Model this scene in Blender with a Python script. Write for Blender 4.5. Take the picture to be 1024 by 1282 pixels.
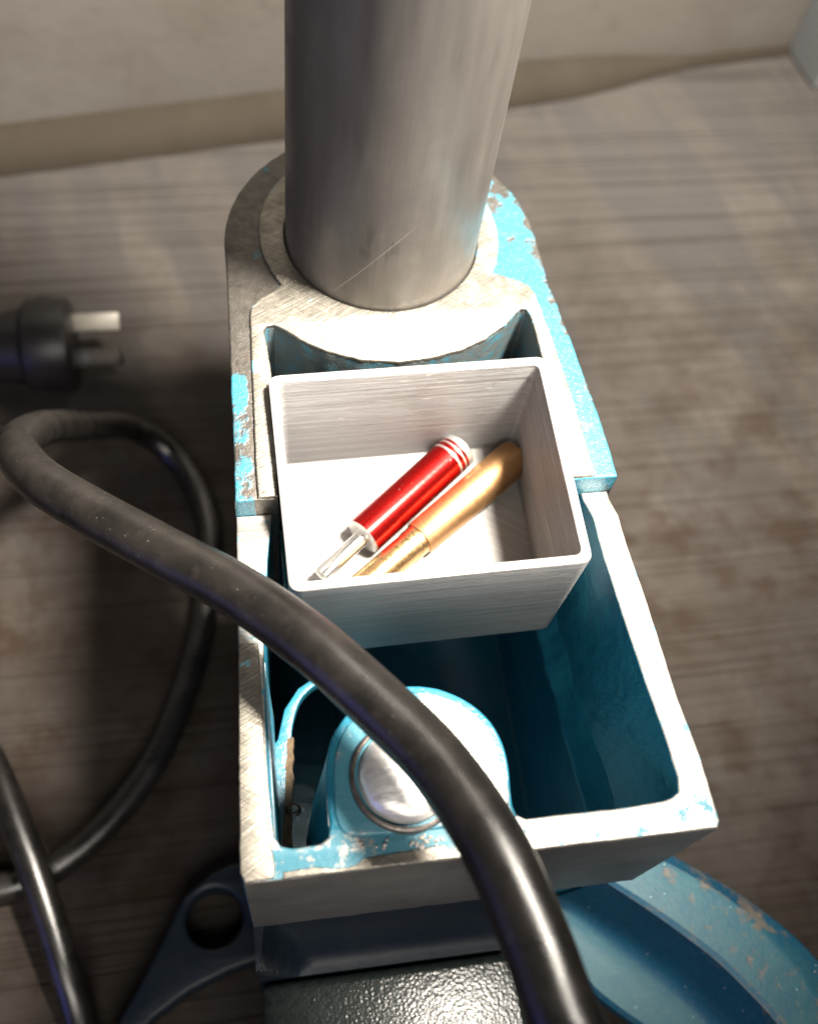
import bpy, bmesh, math, random
from mathutils import Vector, Matrix, noise as mnoise
random.seed(7)
S = 0.001                                   # everything below is written in millimetres
scene = bpy.context.scene
for o in list(bpy.data.objects):
    bpy.data.objects.remove(o)

# ------------------------------------------------------------------ camera
cam = bpy.data.cameras.new('camera')
cam_o = bpy.data.objects.new('camera', cam)
scene.collection.objects.link(cam_o)
RC = Matrix(((0.98643202, 0.06897485, -0.14897767),
             (-0.13087021, 0.87826955, -0.45990824),
             (0.09912045, 0.47316495, 0.87537995)))
cam_o.matrix_world = Matrix.Translation(Vector((-36.228, -179.462, 198.471)) * S) @ RC.to_4x4()
cam.sensor_fit = 'HORIZONTAL'
cam.sensor_width = 36.0
cam.lens = 36.0 * 1332.8 / 1024.0
cam.clip_start = 0.01
cam.clip_end = 20.0
cam.dof.use_dof = True
cam.dof.focus_distance = 0.222
cam.dof.aperture_fstop = 14.0
scene.camera = cam_o

# ------------------------------------------------------------------ light
world = bpy.data.worlds.new('World')
scene.world = world
world.use_nodes = True
wbg = world.node_tree.nodes['Background']
wbg.inputs['Color'].default_value = (0.62, 0.74, 1.0, 1)
wbg.inputs['Strength'].default_value = 0.02


def spot(name, loc, target, size, energy, col, cone, blend):
    d = bpy.data.lights.new(name, 'SPOT')
    d.shadow_soft_size = size * S / 2
    d.energy = energy
    d.color = col
    d.spot_size = math.radians(cone)
    d.spot_blend = blend
    o = bpy.data.objects.new(name, d)
    scene.collection.objects.link(o)
    o.location = Vector(loc) * S
    o.rotation_euler = (Vector(target) - Vector(loc)).to_track_quat('-Z', 'Y').to_euler()
    return o


def lamp(name, loc, target, size, energy, col):
    d = bpy.data.lights.new(name, 'AREA')
    d.shape = 'DISK'
    d.size = size * S
    d.energy = energy
    d.color = col
    o = bpy.data.objects.new(name, d)
    scene.collection.objects.link(o)
    o.location = Vector(loc) * S
    v = Vector(target) - Vector(loc)
    o.rotation_euler = v.to_track_quat('-Z', 'Y').to_euler()
    return o


spot('work_lamp', (140, -78, 400), (-25, 140, -60), 78, 72.0, (1.0, 0.92, 0.81), 78, 0.7)
lamp('east_fill', (330, -40, 620), (60, 60, -100), 120, 0.7, (1.0, 0.93, 0.85))  # added unseen fill, lifts the far right of the bench
lamp('front_fill', (-20, -560, 420), (0, -80, -20), 380, 3.1, (1.0, 0.93, 0.84))  # added unseen fill behind the camera, lifts the shaded front faces
lamp('window_light', (-560, -480, 40), (-30, -110, 20), 420, 0.55, (0.22, 0.26, 1.0))
scene.view_settings.view_transform = 'Standard'
scene.view_settings.look = 'None'
scene.view_settings.exposure = 0.0
scene.view_settings.gamma = 1.0
scene.cycles.max_bounces = 8
scene.cycles.use_denoising = True


# ------------------------------------------------------------------ node helper
class M:
    """a node material being written; coordinates are millimetres in object space"""
    def __init__(s, name):
        s.m = bpy.data.materials.new(name)
        s.m.use_nodes = True
        s.t = s.m.node_tree
        s.t.nodes.clear()
        s.out = s.n('ShaderNodeOutputMaterial')
        s.b = s.n('ShaderNodeBsdfPrincipled')
        s.t.links.new(s.b.outputs[0], s.out.inputs[0])
        tc = s.n('ShaderNodeTexCoord')
        v = s.n('ShaderNodeVectorMath'); v.operation = 'SCALE'
        v.inputs['Scale'].default_value = 1000.0
        s.t.links.new(tc.outputs['Object'], v.inputs[0])
        s.co = v.outputs[0]
        sp = s.n('ShaderNodeSeparateXYZ')
        s.t.links.new(s.co, sp.inputs[0])
        s.x, s.y, s.z = sp.outputs
        g = s.n('ShaderNodeNewGeometry')
        s.nrm = g.outputs['Normal']

    def n(s, t):
        return s.t.nodes.new(t)

    def put(s, sock, v):
        if isinstance(v, bpy.types.NodeSocket):
            s.t.links.new(v, sock)
        elif isinstance(v, (tuple, list)):
            if len(v) == 3 and sock.type == 'RGBA':
                v = (*v, 1)
            sock.default_value = v
        else:
            sock.default_value = v

    def math(s, op, a, b=0.0, c=None, clamp=False):
        k = s.n('ShaderNodeMath'); k.operation = op; k.use_clamp = clamp
        s.put(k.inputs[0], a); s.put(k.inputs[1], b)
        if c is not None:
            s.put(k.inputs[2], c)
        return k.outputs[0]

    def map(s, rot=(0, 0, 0), scale=(1, 1, 1), loc=(0, 0, 0), co=None):
        """turn the coordinates first, then stretch them"""
        src = co or s.co
        if any(rot):
            k = s.n('ShaderNodeMapping')
            s.t.links.new(src, k.inputs[0])
            k.inputs['Rotation'].default_value = [math.radians(a) for a in rot]
            src = k.outputs[0]
        k = s.n('ShaderNodeMapping')
        s.t.links.new(src, k.inputs[0])
        k.inputs['Location'].default_value = loc
        k.inputs['Scale'].default_value = scale
        return k.outputs[0]

    def noise(s, scale, detail=4, rough=0.55, co=None, dist=0.0):
        k = s.n('ShaderNodeTexNoise')
        s.t.links.new(co or s.co, k.inputs['Vector'])
        k.inputs['Scale'].default_value = scale
        k.inputs['Detail'].default_value = detail
        k.inputs['Roughness'].default_value = rough
        k.inputs['Distortion'].default_value = dist
        return k.outputs['Fac']

    def voro(s, scale, co=None, feat='F1', out='Distance'):
        k = s.n('ShaderNodeTexVoronoi'); k.feature = feat
        s.t.links.new(co or s.co, k.inputs['Vector'])
        k.inputs['Scale'].default_value = scale
        return k.outputs[out]

    def range(s, v, a, b, c=0.0, d=1.0, smooth=False):
        k = s.n('ShaderNodeMapRange')
        if smooth:
            k.interpolation_type = 'SMOOTHSTEP'
        s.put(k.inputs[0], v)
        for i, q in enumerate((a, b, c, d)):
            k.inputs[i + 1].default_value = q
        return k.outputs[0]

    def mix(s, f, a, b):
        k = s.n('ShaderNodeMix'); k.data_type = 'RGBA'
        s.put(k.inputs[0], f); s.put(k.inputs[6], a); s.put(k.inputs[7], b)
        return k.outputs[2]

    def mixf(s, f, a, b):
        k = s.n('ShaderNodeMix'); k.data_type = 'FLOAT'
        s.put(k.inputs[0], f); s.put(k.inputs[2], a); s.put(k.inputs[3], b)
        return k.outputs[0]

    def bump(s, h, dist, strength=1.0):
        k = s.n('ShaderNodeBump')
        s.put(k.inputs['Height'], h)
        k.inputs['Distance'].default_value = dist * S
        k.inputs['Strength'].default_value = strength
        s.t.links.new(k.outputs[0], s.b.inputs['Normal'])
        return k

    def edge(s, radius):
        """1 on convex and concave edges, 0 on flats"""
        k = s.n('ShaderNodeBevel'); k.samples = 6
        k.inputs['Radius'].default_value = radius * S
        d = s.n('ShaderNodeVectorMath'); d.operation = 'DOT_PRODUCT'
        s.t.links.new(k.outputs[0], d.inputs[0]); s.t.links.new(s.nrm, d.inputs[1])
        return s.math('SUBTRACT', 1.0, d.outputs['Value'])

    def set(s, **kw):
        for k, v in kw.items():
            s.put(s.b.inputs[k.replace('_', ' ')], v)
        return s


BLUE = (0.018, 0.160, 0.232)
BARE = (0.60, 0.56, 0.49)
GREY = (0.082, 0.075, 0.067)


def paint_col(m):
    n = m.noise(0.11, 3)
    c = m.mix(m.range(n, 0.35, 0.7), BLUE, (0.012, 0.118, 0.185))
    grime = m.range(m.noise(0.45, 5, 0.65), 0.58, 0.75)
    return m.mix(m.math('MULTIPLY', grime, 0.55), c, (0.06, 0.10, 0.11))


def mat_paint():
    """tray insides: whole paint, only the edges rubbed"""
    m = M('blue_paint')
    c = paint_col(m)
    pk = m.math('MULTIPLY', m.range(m.y, -46, -40), m.range(m.noise(0.3, 5, 0.6), 0.22, 0.50))
    c = m.mix(m.math('MULTIPLY', pk, 0.9), c, (0.075, 0.078, 0.072))
    e = m.math('ADD', m.edge(0.9), m.math('MULTIPLY', m.noise(0.6, 4), 0.35))
    bare = m.range(e, 0.34, 0.42)
    speck = m.range(m.voro(0.33), 0.045, 0.03)
    bare = m.math('MAXIMUM', bare, m.math('MULTIPLY', speck, 0.7))
    m.set(Base_Color=m.mix(bare, c, (0.55, 0.56, 0.54)), Roughness=m.mixf(m.noise(0.3), 0.22, 0.42))
    h = m.math('ADD', m.noise(0.25, 3), m.math('MULTIPLY', m.noise(1.6, 3), 0.25))
    m.bump(h, 0.35)
    return m.m


def mat_ledge():
    """outer top band of the collar: bare dull cast metal with paint left on it, mostly on the east side"""
    m = M('worn_painted_casting')
    n = m.math('ADD', m.math('MULTIPLY', m.noise(0.16, 5, 0.55), 0.86), m.math('MULTIPLY', m.noise(0.8, 3, 0.6), 0.14))
    east = m.range(m.x, 15, 24)
    # east: paint nearly everywhere but worn along the outer rim and at the back; west: only flakes beside the tray
    rim = m.range(m.math('SQRT', m.math('ADD', m.math('POWER', m.x, 2.0), m.math('POWER', m.math('MAXIMUM', m.math('ADD', m.y, 3.0), 0.0), 2.0))), 35.0, 38.5)
    back = m.range(m.y, 6, 24)
    eb = m.math('SUBTRACT', 0.15, m.math('ADD', m.math('MULTIPLY', m.math('MULTIPLY', rim, m.range(m.y, -36, -26)), 0.15), m.math('MULTIPLY', back, 0.13)))
    fl = m.math('MULTIPLY', m.range(m.y, -33, -42), m.range(m.x, -34.0, -35.0))
    wb = m.math('SUBTRACT', m.math('MULTIPLY', fl, 0.215), 0.14)
    p = m.math('ADD', n, m.mixf(east, wb, eb))
    edge = m.math('MULTIPLY', m.edge(1.0), 0.9)
    p = m.math('SUBTRACT', p, edge)
    paint = m.math('MULTIPLY', m.range(p, 0.475, 0.55), m.range(m.noise(1.4, 4, 0.7), 0.72, 0.5, 0.55, 1.0))
    c = m.mix(m.range(m.noise(0.5, 4), .3, .7), GREY, (0.13, 0.12, 0.108))
    rust = m.range(m.noise(0.3, 5), 0.56, 0.72)
    c = m.mix(m.math('MULTIPLY', rust, 0.5), c, (0.12, 0.09, 0.07))
    m.set(Base_Color=m.mix(paint, c, m.mix(0.25, paint_col(m), (0.06, 0.17, 0.20))), Roughness=m.mixf(paint, 0.48, 0.33),
          Metallic=m.mixf(paint, 0.8, 0.0))
    h = m.math('ADD', m.math('MULTIPLY', paint, 0.7), m.math('ADD', m.noise(0.8, 4), m.math('MULTIPLY', m.noise(3.0, 2), 0.4)))
    m.bump(h, 0.16)
    return m.m


def mat_machined():
    """filed and turned bare alloy with traces of blue"""
    m = M('machined_alloy')
    s1 = m.noise(1.0, 3, 0.6, m.map(rot=(0, 0, -30), scale=(0.12, 2.4, 0.3)))
    s2 = m.noise(1.0, 2, 0.6, m.map(rot=(0, 0, 33), scale=(0.07, 2.0, 0.3)))
    s3 = m.noise(1.0, 2, 0.5, m.map(rot=(0, 0, -28), scale=(0.2, 5.0, 0.3)))
    h = m.math('ADD', m.math('ADD', s1, m.math('MULTIPLY', s2, 0.5)), m.math('MULTIPLY', s3, 0.35))
    n = m.noise(0.22, 5, 0.62)
    east = m.range(m.x, 18, 28)
    tr = m.math('ADD', n, m.math('MULTIPLY', m.math('SUBTRACT', east, 0.6), 0.12))
    tr = m.math('ADD', tr, m.math('MULTIPLY', m.math('SUBTRACT', s1, 0.5), 0.35))
    tr = m.math('ADD', tr, m.math('MULTIPLY', m.math('MULTIPLY', m.range(m.x, 22, 31), m.range(m.y, -22, -8)), 0.14))
    strip = m.math('MULTIPLY', m.math('MULTIPLY', m.range(m.x, -29.5, -31.5), m.range(m.y, -52, -45)), 0.10)
    tr = m.math('ADD', tr, strip)
    paint = m.range(tr, 0.60, 0.63)
    pits = m.range(m.voro(0.42), 0.06, 0.035)
    c = m.mix(m.range(n, 0.33, 0.68), (0.17, 0.158, 0.135), (0.30, 0.28, 0.24))
    west = m.range(m.x, 12, -14, 0.35, 1.0)
    c = m.mix(m.math('MULTIPLY', m.range(s1, 0.56, 0.66), west), c, (0.34, 0.32, 0.28))
    c = m.mix(m.math('MULTIPLY', m.range(s2, 0.58, 0.68), m.math('MULTIPLY', west, 0.4)), c, (0.08, 0.072, 0.06))
    c = m.mix(m.math('MULTIPLY', m.range(s3, 0.58, 0.68), m.math('MULTIPLY', west, 0.35)), c, (0.10, 0.09, 0.075))
    c = m.mix(m.math('MULTIPLY', pits, 0.8), c, (0.10, 0.08, 0.06))
    m.set(Base_Color=m.mix(paint, c, (0.10, 0.27, 0.34)), Metallic=m.mixf(paint, 0.85, 0.0),
          Roughness=m.mixf(m.range(s2, .3, .7), 0.42, 0.58))
    m.bump(m.math('SUBTRACT', h, m.math('MULTIPLY', pits, 0.5)), 0.13)
    return m.m


def mat_rim():
    """machined top of the tray wall, thin paint left in the middle, bright bare edges"""
    m = M('rubbed_rim')
    n = m.math('ADD', m.math('MULTIPLY', m.noise(0.2, 5, 0.6), 0.7), m.math('MULTIPLY', m.noise(1.1, 4, 0.7), 0.3))
    e = m.edge(1.2)
    fw = m.math('MULTIPLY', m.range(m.y, -134, -142), m.range(m.x, 12, -4))
    p = m.math('SUBTRACT', m.math('ADD', n, m.math('MULTIPLY', fw, 0.12)), m.math('MULTIPLY', e, 0.5))
    west = m.math('MULTIPLY', m.range(m.x, -4, -13), m.math('MULTIPLY', m.range(m.y, -140.5, -139), m.range(m.x, -28, -26)))
    p = m.math('ADD', p, m.math('MULTIPLY', west, 0.17))
    paint = m.range(p, 0.53, 0.60)
    sc = m.noise(1.0, 3, 0.6, m.map(rot=(0, 0, 4), scale=(0.12, 3.5, 0.4)))
    c = m.mix(m.range(sc, 0.3, 0.7), (0.30, 0.285, 0.26), (0.50, 0.485, 0.45))
    pits = m.range(m.voro(0.25), 0.05, 0.03)
    c = m.mix(m.math('MULTIPLY', pits, 0.8), c, (0.08, 0.07, 0.06))
    m.set(Base_Color=m.mix(paint, c, (0.05, 0.185, 0.245)), Metallic=m.mixf(paint, 0.65, 0.0), Roughness=0.42)
    m.bump(m.math('ADD', sc, m.noise(1.0, 3)), 0.09)
    return m.m


def mat_face():
    """milled dark front face of the tray"""
    m = M('milled_face')
    l = m.noise(1.0, 4, 0.65, m.map(scale=(0.05, 0.4, 2.4)))
    n = m.noise(0.08, 4)
    c = m.mix(m.range(l, 0.35, 0.68), (0.12, 0.112, 0.102), (0.22, 0.207, 0.19))
    c = m.mix(m.math('MULTIPLY', m.range(n, 0.4, 0.7), 0.6), c, (0.10, 0.10, 0.10))
    m.set(Base_Color=c, Metallic=0.5, Roughness=0.45)
    m.bump(l, 0.12)
    return m.m


def mat_column():
    m = M('column_steel')
    st = m.noise(1.0, 4, 0.6, m.map(scale=(0.16, 0.16, 0.02)))
    fine = m.noise(1.0, 3, 0.6, m.map(scale=(1.6, 1.6, 0.06)))
    blot = m.noise(0.055, 6, 0.68)
    c = m.mix(m.range(st, 0.32, 0.68), (0.112, 0.104, 0.095), (0.185, 0.172, 0.157))
    c = m.mix(m.math('MULTIPLY', m.range(blot, 0.42, 0.66), 0.65), c, (0.125, 0.115, 0.107))
    # a few dark rubbed marks low on the front and one long scratch
    k = m.noise(1.0, 2, 0.5, m.map(scale=(0.42, 0.42, 0.10), loc=(3.4, 0, 0)))
    band = m.math('MULTIPLY', m.math('MULTIPLY', m.range(m.z, 19, 22), m.range(m.z, 33, 27)), m.math('MULTIPLY', m.range(m.x, -11, -8), m.range(m.x, 2, -2)))
    c = m.mix(m.math('MULTIPLY', m.math('MULTIPLY', m.range(k, 0.56, 0.64), band), 0.5), c, (0.07, 0.063, 0.06))
    zl = m.math('ADD', m.math('ADD', 27.4, m.math('MULTIPLY', m.x, 1.26)), m.math('MULTIPLY', m.math('MULTIPLY', m.x, m.x), -0.0246))
    line = m.math('ABSOLUTE', m.math('SUBTRACT', m.z, zl))
    on = m.math('MULTIPLY', m.math('MULTIPLY', m.range(m.x, -14.5, -11.5), m.range(m.x, 4.6, -1.0)), m.range(m.y, -10, -14))
    scr = m.math('MULTIPLY', m.range(line, 0.22, 0.10), on)
    c = m.mix(m.math('MULTIPLY', scr, 0.55), c, (0.46, 0.43, 0.40))
    dust = m.range(m.voro(0.12), 0.018, 0.008)
    c = m.mix(m.math('MULTIPLY', dust, 0.6), c, (0.8, 0.8, 0.78))
    r = m.math('ADD', m.range(blot, .35, .65, .34, .52), m.math('MULTIPLY', m.math('SUBTRACT', fine, 0.5), 0.12))
    m.set(Base_Color=c, Metallic=m.mixf(dust, 0.5, 0.0), Roughness=r)
    m.bump(m.math('ADD', st, m.math('MULTIPLY', fine, 0.5)), 0.05)
    return m.m


def mat_pla(floor=False):
    m = M('printed_floor' if floor else 'printed_plastic')
    if floor:
        l = m.noise(1.0, 3, 0.6, m.map(rot=(0, 0, 38), scale=(0.05, 1.1, 0.3)))
        d = 0.12

    else:
        a = m.noise(1.0, 3, 0.7, m.map(scale=(0.03, 0.03, 2.9)))
        b = m.noise(1.0, 2, 0.6, m.map(scale=(0.012, 0.012, 0.85), loc=(5, 3, 1)))
        w = m.n('ShaderNodeTexWave'); w.bands_direction = 'Z'; w.wave_type = 'BANDS'
        m.t.links.new(m.co, w.inputs[0])
        w.inputs['Scale'].default_value = 1.0
        w.inputs['Distortion'].default_value = 0.6
        w.inputs['Detail'].default_value = 1.0
        l = m.math('ADD', m.math('ADD', a, m.math('MULTIPLY', b, 0.8)), m.math('MULTIPLY', w.outputs['Fac'], 0.18))
        # occasional blobs and open seams between layers
        blob = m.range(m.noise(1.0, 2, 0.5, m.map(scale=(0.16, 0.16, 1.5), loc=(9, 2, 4))), 0.70, 0.76)
        l = m.math('ADD', l, m.math('MULTIPLY', blob, 1.2))
        top = m.n('ShaderNodeSeparateXYZ'); m.t.links.new(m.nrm, top.inputs[0])
        l = m.math('MULTIPLY', l, m.range(m.math('ABSOLUTE', top.outputs[2]), 0.75, 0.4))
        d = 0.55
    c = m.mix(m.range(m.noise(0.1, 3), .3, .7), (0.25, 0.249, 0.249), (0.288, 0.286, 0.284)) if not floor else m.mix(m.range(l, .35, .65), (0.25, 0.242, 0.233), (0.33, 0.32, 0.31))
    if not floor:
        c = m.mix(m.range(m.math('ADD', a, m.math('MULTIPLY', b, 0.5)), 0.60, 0.86), (0.18, 0.176, 0.172), c)
        c = m.mix(m.math('MULTIPLY', blob, 0.6), c, (0.34, 0.33, 0.32))
    m.set(Base_Color=c, Roughness=0.42 if not floor else 0.36, Specular_IOR_Level=0.45, Subsurface_Weight=0.35, Subsurface_Radius=(1.0, 0.9, 0.8), Subsurface_Scale=0.0016)
    m.bump(l, d)
    return m.m


def mat_red():
    m = M('red_anodised')
    sc = m.noise(1.0, 3, 0.6, m.map(scale=(1.2, 0.5, 0.5)))
    dots = m.range(m.voro(0.55), 0.10, 0.06)
    c = m.mix(m.range(sc, .3, .7), (0.40, 0.010, 0.008), (0.30, 0.005, 0.005))
    c = m.mix(m.math('MULTIPLY', dots, m.range(m.noise(.3), .5, .6)), c, (0.6, 0.4, 0.38))
    m.set(Base_Color=c, Metallic=0.9, Roughness=m.range(sc, .3, .7, 0.20, 0.29))
    m.bump(sc, 0.02)
    return m.m


def mat_metal(name, col, rough, metal=1.0, dist=0.03, col2=None, sc=(6, .4, .4)):
    m = M(name)
    s = m.noise(1.0, 3, 0.6, m.map(scale=sc))
    c2 = col2 or tuple(v * 0.72 for v in col)
    m.set(Base_Color=m.mix(m.range(s, .32, .68), c2, col), Metallic=metal,
          Roughness=m.range(s, .3, .7, rough - .06, rough + .08))
    m.bump(s, dist)
    return m.m


def mat_cable():
    m = M('black_rubber')
    n = m.noise(0.12, 4)
    fine = m.noise(2.6, 4, 0.6)
    c = m.mix(m.range(n, 0.35, 0.7), (0.006, 0.0055, 0.005), (0.013, 0.011, 0.0095))
    dens = m.range(m.noise(0.06, 2), 0.40, 0.62)
    d1 = m.range(m.voro(0.55), 0.10, 0.06)
    d2 = m.range(m.voro(1.3), 0.13, 0.09)
    ded = m.range(m.noise(0.5, 3), 0.50, 0.62)
    dust = m.math('MULTIPLY', m.math('MAXIMUM', d1, m.math('MULTIPLY', d2, ded)), m.math('MULTIPLY', dens, 0.75))
    c = m.mix(m.math('MULTIPLY', m.range(m.noise(0.35, 5, .7), .52, .75), 0.22), c, (0.04, 0.034, 0.028))
    c = m.mix(m.math('MULTIPLY', dust, 0.42), c, (0.20, 0.185, 0.17))
    m.set(Base_Color=c, Roughness=m.range(n, .3, .7, 0.24, 0.34), Specular_IOR_Level=0.8)
    m.bump(m.math('ADD', fine, m.math('MULTIPLY', dust, 0.8)), 0.05)
    return m.m


def mat_plain(name, c1, c2, rough, scale=0.15, metal=0.0, bump=0.05, bscale=1.5, spec=0.5):
    m = M(name)
    n = m.noise(scale, 4, 0.6)
    m.set(Base_Color=m.mix(m.range(n, .33, .68), c1, c2), Roughness=rough, Metallic=metal, Specular_IOR_Level=spec)
    m.bump(m.noise(bscale, 3), bump)
    return m.m


def mat_wood():
    """old grey bench top: tight straight grain, pale cloudy wear, cross bands and brown oil marks towards the front; light falloff painted in"""
    m = M('grey_worn_wood')
    R = (0, 0, -1.0)
    warp = m.noise(0.010, 3)

    def grain(al, ac, det, loc, k):
        add = m.n('ShaderNodeVectorMath'); add.operation = 'ADD'
        m.t.links.new(m.map(rot=R, scale=(al, ac, 0.1), loc=loc), add.inputs[0])
        cb = m.n('ShaderNodeCombineXYZ')
        m.put(cb.inputs[1], m.math('MULTIPLY', warp, k))
        m.t.links.new(cb.outputs[0], add.inputs[1])
        return m.noise(1.0, det, 0.55, add.outputs[0])
    g1 = grain(0.003, 0.36, 1, (0, 0, 0), 0.9)
    g2 = grain(0.007, 0.85, 2, (4, 2, 0), 2.0)
    g3 = grain(0.03, 2.2, 2, (1, 7, 0), 5.0)
    cloud = m.noise(0.03, 6, 0.68)
    fine = m.noise(0.35, 4, 0.6)
    cross = m.noise(1.0, 3, 0.5, m.map(rot=(0, 0, -12), scale=(0.040, 0.006, 0.1), loc=(2, 1, 0)))
    c = m.mix(m.range(cloud, 0.33, 0.66), (0.035, 0.030, 0.026), (0.070, 0.063, 0.056))
    c = m.mix(m.math('MULTIPLY', m.range(cross, 0.46, 0.56, smooth=True), 0.62), c, (0.036, 0.035, 0.035))
    front = m.range(m.y, 150, -60)
    c = m.mix(m.math('MULTIPLY', front, m.range(cloud, 0.3, 0.7, 0.80, 0.55)), c, (0.021, 0.015, 0.011))  # brown staining deepened towards the front to paint in the lamp's falloff
    c = m.mix(m.math('MULTIPLY', m.range(m.y, 70, 190), m.range(cloud, 0.3, 0.65, 0.48, 0.22)), c, (0.098, 0.093, 0.088))   # rear paled in the colour to stand in for brighter light there
    line = m.math('MULTIPLY', m.range(g1, 0.57, 0.63), m.range(cloud, 0.25, 0.6, 0.85, 0.5))
    c = m.mix(m.math('MULTIPLY', line, 0.6), c, (0.020, 0.016, 0.012))
    c = m.mix(m.math('MULTIPLY', m.range(g2, 0.52, 0.64), 0.36), c, (0.026, 0.020, 0.016))
    c = m.mix(m.math('MULTIPLY', m.range(g3, 0.5, 0.7), 0.25), c, (0.028, 0.022, 0.018))
    spot = m.noise(0.05, 5, 0.62, m.map(loc=(3.3, 7.7, 0)))
    c = m.mix(m.math('MULTIPLY', m.math('MULTIPLY', m.range(spot, 0.47, 0.64), m.range(m.y, 130, -10)), 0.8), c, (0.017, 0.010, 0.006))
    c = m.mix(m.math('MULTIPLY', m.range(fine, 0.5, 0.75), 0.25), c, (0.03, 0.025, 0.02))
    m.set(Base_Color=c, Roughness=m.range(g2, .3, .7, 0.6, 0.8), Specular_IOR_Level=0.15)
    m.bump(m.math('ADD', m.math('MULTIPLY', line, -1.0), m.math('ADD', m.math('MULTIPLY', g2, -0.5), m.math('MULTIPLY', fine, 0.2))), 0.5)
    return m.m


def mat_hammer():
    m = M('hammered_paint')
    v = m.voro(1.35, feat='SMOOTH_F1')
    n = m.noise(0.5, 3)
    m.set(Base_Color=m.mix(m.range(n, .35, .65), (0.008, 0.012, 0.012), (0.015, 0.02, 0.019)), Roughness=0.21, Metallic=0.0, Specular_IOR_Level=0.40)
    m.bump(m.math('ADD', v, m.math('MULTIPLY', m.noise(1.5, 3), 0.7)), 0.085)
    return m.m


def mat_arm():
    m = M('arm_paint')
    n = m.math('ADD', m.math('MULTIPLY', m.noise(0.07, 4, 0.55), 0.75), m.math('MULTIPLY', m.noise(0.5, 4, 0.7), 0.25))
    worn = m.range(n, 0.548, 0.60)
    e = m.range(m.math('ADD', m.edge(1.6), m.math('MULTIPLY', m.noise(0.35, 4), 0.5)), 0.29, 0.37)
    sp = m.range(m.voro(0.3), 0.05, 0.03)
    up = m.n('ShaderNodeSeparateXYZ'); m.t.links.new(m.nrm, up.inputs[0])
    c = m.mix(m.range(m.noise(0.1, 3), .3, .7), (0.004, 0.058, 0.110), (0.004, 0.048, 0.098))
    c = m.mix(m.math('MULTIPLY', m.range(up.outputs[2], 0.80, 0.99), m.range(m.noise(0.2, 4), .3, .7, 0.45, 0.9)), c, (0.024, 0.100, 0.120))   # upward faces paler, painting in the light they catch
    c = m.mix(m.math('MULTIPLY', m.range(m.noise(0.6, 5, .7), .5, .7), 0.25), c, (0.08, 0.11, 0.11))
    b = m.math('MAXIMUM', worn, m.math('MULTIPLY', e, 0.85))
    b = m.math('MULTIPLY', b, m.range(m.z, -80.5, -77.5))
    c = m.mix(m.math('MULTIPLY', b, 0.9), c, (0.115, 0.10, 0.082))
    c = m.mix(sp, c, (0.7, 0.72, 0.7))
    m.set(Base_Color=c, Roughness=0.5, Specular_IOR_Level=0.3)
    m.bump(m.math('SUBTRACT', m.noise(0.9, 4), m.math('MULTIPLY', b, 0.6)), 0.12)
    return m.m


MT = {}
MT['paint'] = mat_paint(); MT['ledge'] = mat_ledge(); MT['mach'] = mat_machined(); MT['rim'] = mat_rim()
MT['face'] = mat_face(); MT['column'] = mat_column(); MT['pla'] = mat_pla(); MT['plafloor'] = mat_pla(True)
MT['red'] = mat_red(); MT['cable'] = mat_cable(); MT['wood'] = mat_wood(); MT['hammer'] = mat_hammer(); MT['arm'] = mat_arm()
MT['alu'] = mat_metal('bright_aluminium', (0.86, 0.85, 0.83), 0.2, dist=0.008, sc=(0.08, 1.2, 1.2))
MT['turned'] = mat_metal('turned_aluminium_end', (0.80, 0.79, 0.77), 0.34, 0.9, 0.04, sc=(.5, 3, 3))
MT['brass'] = mat_metal('copper_alloy', (0.58, 0.34, 0.165), 0.47, 1.0, 0.03, (0.46, 0.262, 0.12), sc=(5, .5, .5))
MT['gold'] = mat_metal('cut_alloy', (0.70, 0.47, 0.24), 0.3, 1.0, 0.10, (0.50, 0.31, 0.14), sc=(3.2, 1.0, 1.0))
MT['pin'] = mat_metal('hammered_pin_end', (0.82, 0.81, 0.79), 0.40, 0.6, 0.13, (0.70, 0.69, 0.68), sc=(0.25, 0.9, .6))
MT['ring'] = mat_plain('oiled_ring', (0.12, 0.105, 0.095), (0.24, 0.215, 0.195), 0.36, 0.4, 0.75, 0.05)
MT['navy'] = mat_plain('dark_blue_paint', (0.007, 0.013, 0.022), (0.012, 0.018, 0.026), 0.42, 0.12, 0.0, 0.12, 0.5, 0.22)
def mat_wall():
    m = M('cream_wall_paint')
    n = m.noise(0.018, 5, 0.6)
    c = m.mix(m.range(m.noise(0.006, 3), .35, .65), (0.108, 0.099, 0.087), (0.123, 0.114, 0.101))
    c = m.mix(m.math('MULTIPLY', m.range(n, 0.54, 0.68), 0.35), c, (0.078, 0.066, 0.054))
    c = m.mix(m.math('MULTIPLY', m.range(m.noise(0.07, 3, 0.5, m.map(loc=(5, 1, 2))), 0.62, 0.72), 0.3), c, (0.07, 0.06, 0.05))
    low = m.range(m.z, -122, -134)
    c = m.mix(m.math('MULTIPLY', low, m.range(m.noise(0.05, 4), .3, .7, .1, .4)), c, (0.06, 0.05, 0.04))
    m.set(Base_Color=c, Roughness=0.6)
    m.bump(m.noise(0.12, 4), 0.3)
    return m.m


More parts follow.
